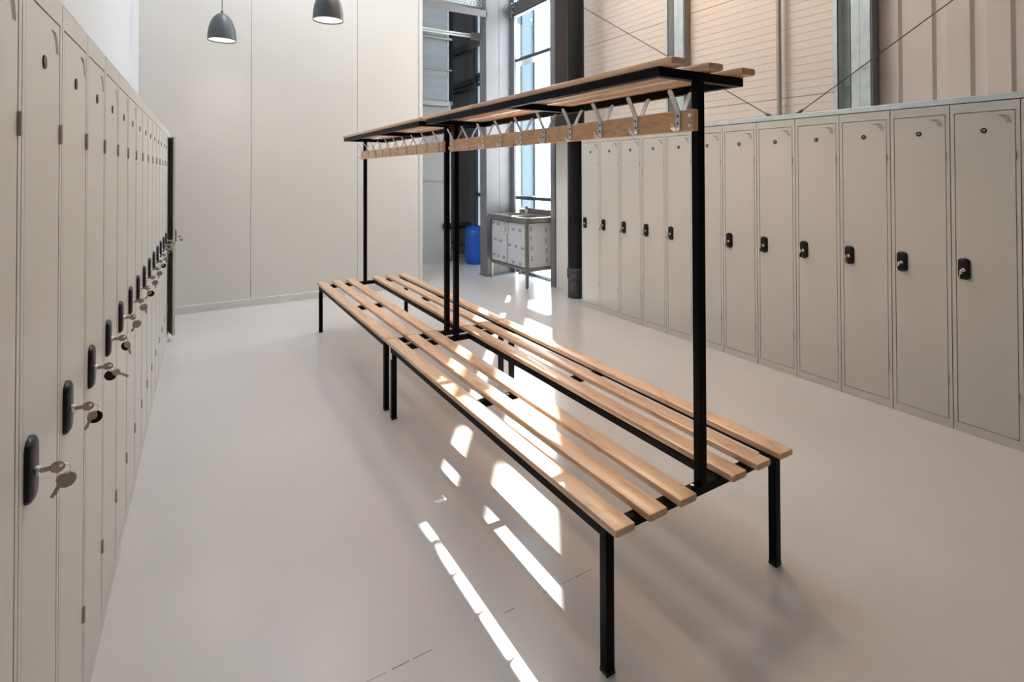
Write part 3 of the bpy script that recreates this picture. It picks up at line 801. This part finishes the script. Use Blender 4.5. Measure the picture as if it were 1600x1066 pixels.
def film_marks(bm, spots, axis, size):
    """small slanted blue print: three joined strokes and a foot line, like the film's stamp"""
    for (u, v) in spots:
        for k in range(4):
            du = (k-1.5)*size*0.30
            p0 = (u+du-size*.10, v-size*0.28); p1 = (u+du+size*.10, v+size*0.30*(1 if k != 2 else .5))
            th = size*0.075
            co = [(p0[0]-th, p0[1]), (p0[0]+th, p0[1]), (p1[0]+th, p1[1]), (p1[0]-th, p1[1])]
            bm.faces.new([bm.verts.new((axis[1], c[0], c[1]) if axis[0] == 'x' else (c[0], axis[1], c[1])) for c in co])
        co = [(u-size*.55, v-size*.30), (u+size*.55, v-size*.30), (u+size*.55, v-size*.20), (u-size*.55, v-size*.20)]
        bm.faces.new([bm.verts.new((axis[1], c[0], c[1]) if axis[0] == 'x' else (c[0], axis[1], c[1])) for c in co])
DX = 3.572
for (y0, y1, spots) in ((6.085, 6.49, [(6.45, .76), (6.32, .75), (6.40, .54), (6.26, .53), (6.43, .33), (6.31, .32), (6.17, .32)]),
                        (5.64, 6.078, [(5.93, .71), (5.77, .71), (6.02, .50), (5.86, .50), (5.70, .49), (5.93, .29), (5.76, .29)])):
    d = sp('cabinet_door', DX, DX+0.014, y0, y1, 0.245, 0.797, M['stainless'])
    sp('film', DX-0.001, DX-0.0002, y0+0.006, y1-0.006, 0.255, 0.79, M['film'], par=d)
    bm = bmesh.new(); film_marks(bm, [(a-oy, b) for a, b in spots], ('x', DX-0.0016-ox), 0.06); obj('film_print', bm, M['blueprint'], d)
    hy = y0+0.03 if y0 > 6 else y1-0.03
    bm = bmesh.new(); tube(bm, [(DX-ox, hy-oy, 0.78), (DX-0.028-ox, hy-oy, 0.775), (DX-0.028-ox, hy-oy, 0.655), (DX-ox, hy-oy, 0.65)], 0.009, 8); obj('handle', bm, M['chrome'], d, True)
bm = bmesh.new()
for (x, z, k) in ((3.635, .74, 1), (3.64, .62, 1), (3.645, .50, 1), (3.65, .37, 1), (3.86, .71, 1), (3.865, .58, 1), (3.87, .45, 1), (3.875, .33, 1)):
    for i in range(4):
        zz = z+(i-1.5)*0.016
        co = [(x-.014, zz-.003), (x+.012, zz-.008), (x+.012, zz-.002), (x-.014, zz+.003)]
        bm.faces.new([bm.verts.new((c[0]-ox, SY0+0.005-oy, c[1])) for c in co])
    bm.faces.new([bm.verts.new((x+a-ox, SY0+0.005-oy, z+b)) for a, b in ((-.016, -.03), (-.012, -.03), (-.012, .03), (-.016, .03))])
obj('film_print', bm, M['blueprint'], t)
bm = bmesh.new(); tx, ty = 3.985-ox, 6.26-oy
tube(bm, [(tx, ty, TZ1), (tx, ty, 0.93)], 0.022, 12); tube(bm, [(tx, ty, 0.915), (tx-0.05, ty-0.01, 0.945), (tx-0.13, ty-0.02, 0.94), (tx-0.14, ty-0.02, 0.925)], 0.011, 10)
tp = obj('tap', bm, M['chrome'], t, True)
bm = bmesh.new(); tube(bm, [(tx, ty, 0.93), (tx, ty, 0.955), (tx-0.02, ty-0.055, 0.97)], [0.022, 0.018, 0.008], 10); obj('lever', bm, M['steel_dark'], tp, True)

# ------------------------------------------------------------------ blue drum
t = thing('plastic_drum', 'blue plastic drum standing between bench posts and steel column', 'drum', (3.955, 7.66, 0))
bm = bmesh.new(); lathe(bm, [(0.17, 0.0), (0.19, 0.015), (0.203, 0.06), (0.205, 0.12), (0.207, 0.30), (0.205, 0.48), (0.200, 0.53), (0.188, 0.548), (0.186, 0.552)], 32); obj('drum_body', bm, M['drum'], t, True)
bm = bmesh.new(); lathe(bm, [(0.192, 0.545), (0.200, 0.553), (0.200, 0.572), (0.190, 0.578), (0.182, 0.570), (0.182, 0.556)], 32, capends=False); obj('rim', bm, M['drum'], t, True)
for dx, dy in ((0.08, 0.06), (-0.09, -0.05)):
    bm = bmesh.new(); lathe(bm, [(0.035, 0.55), (0.035, 0.572), (0.028, 0.578)], 16, (dx, dy, 0)); obj('bung', bm, M['drum'], t, True)
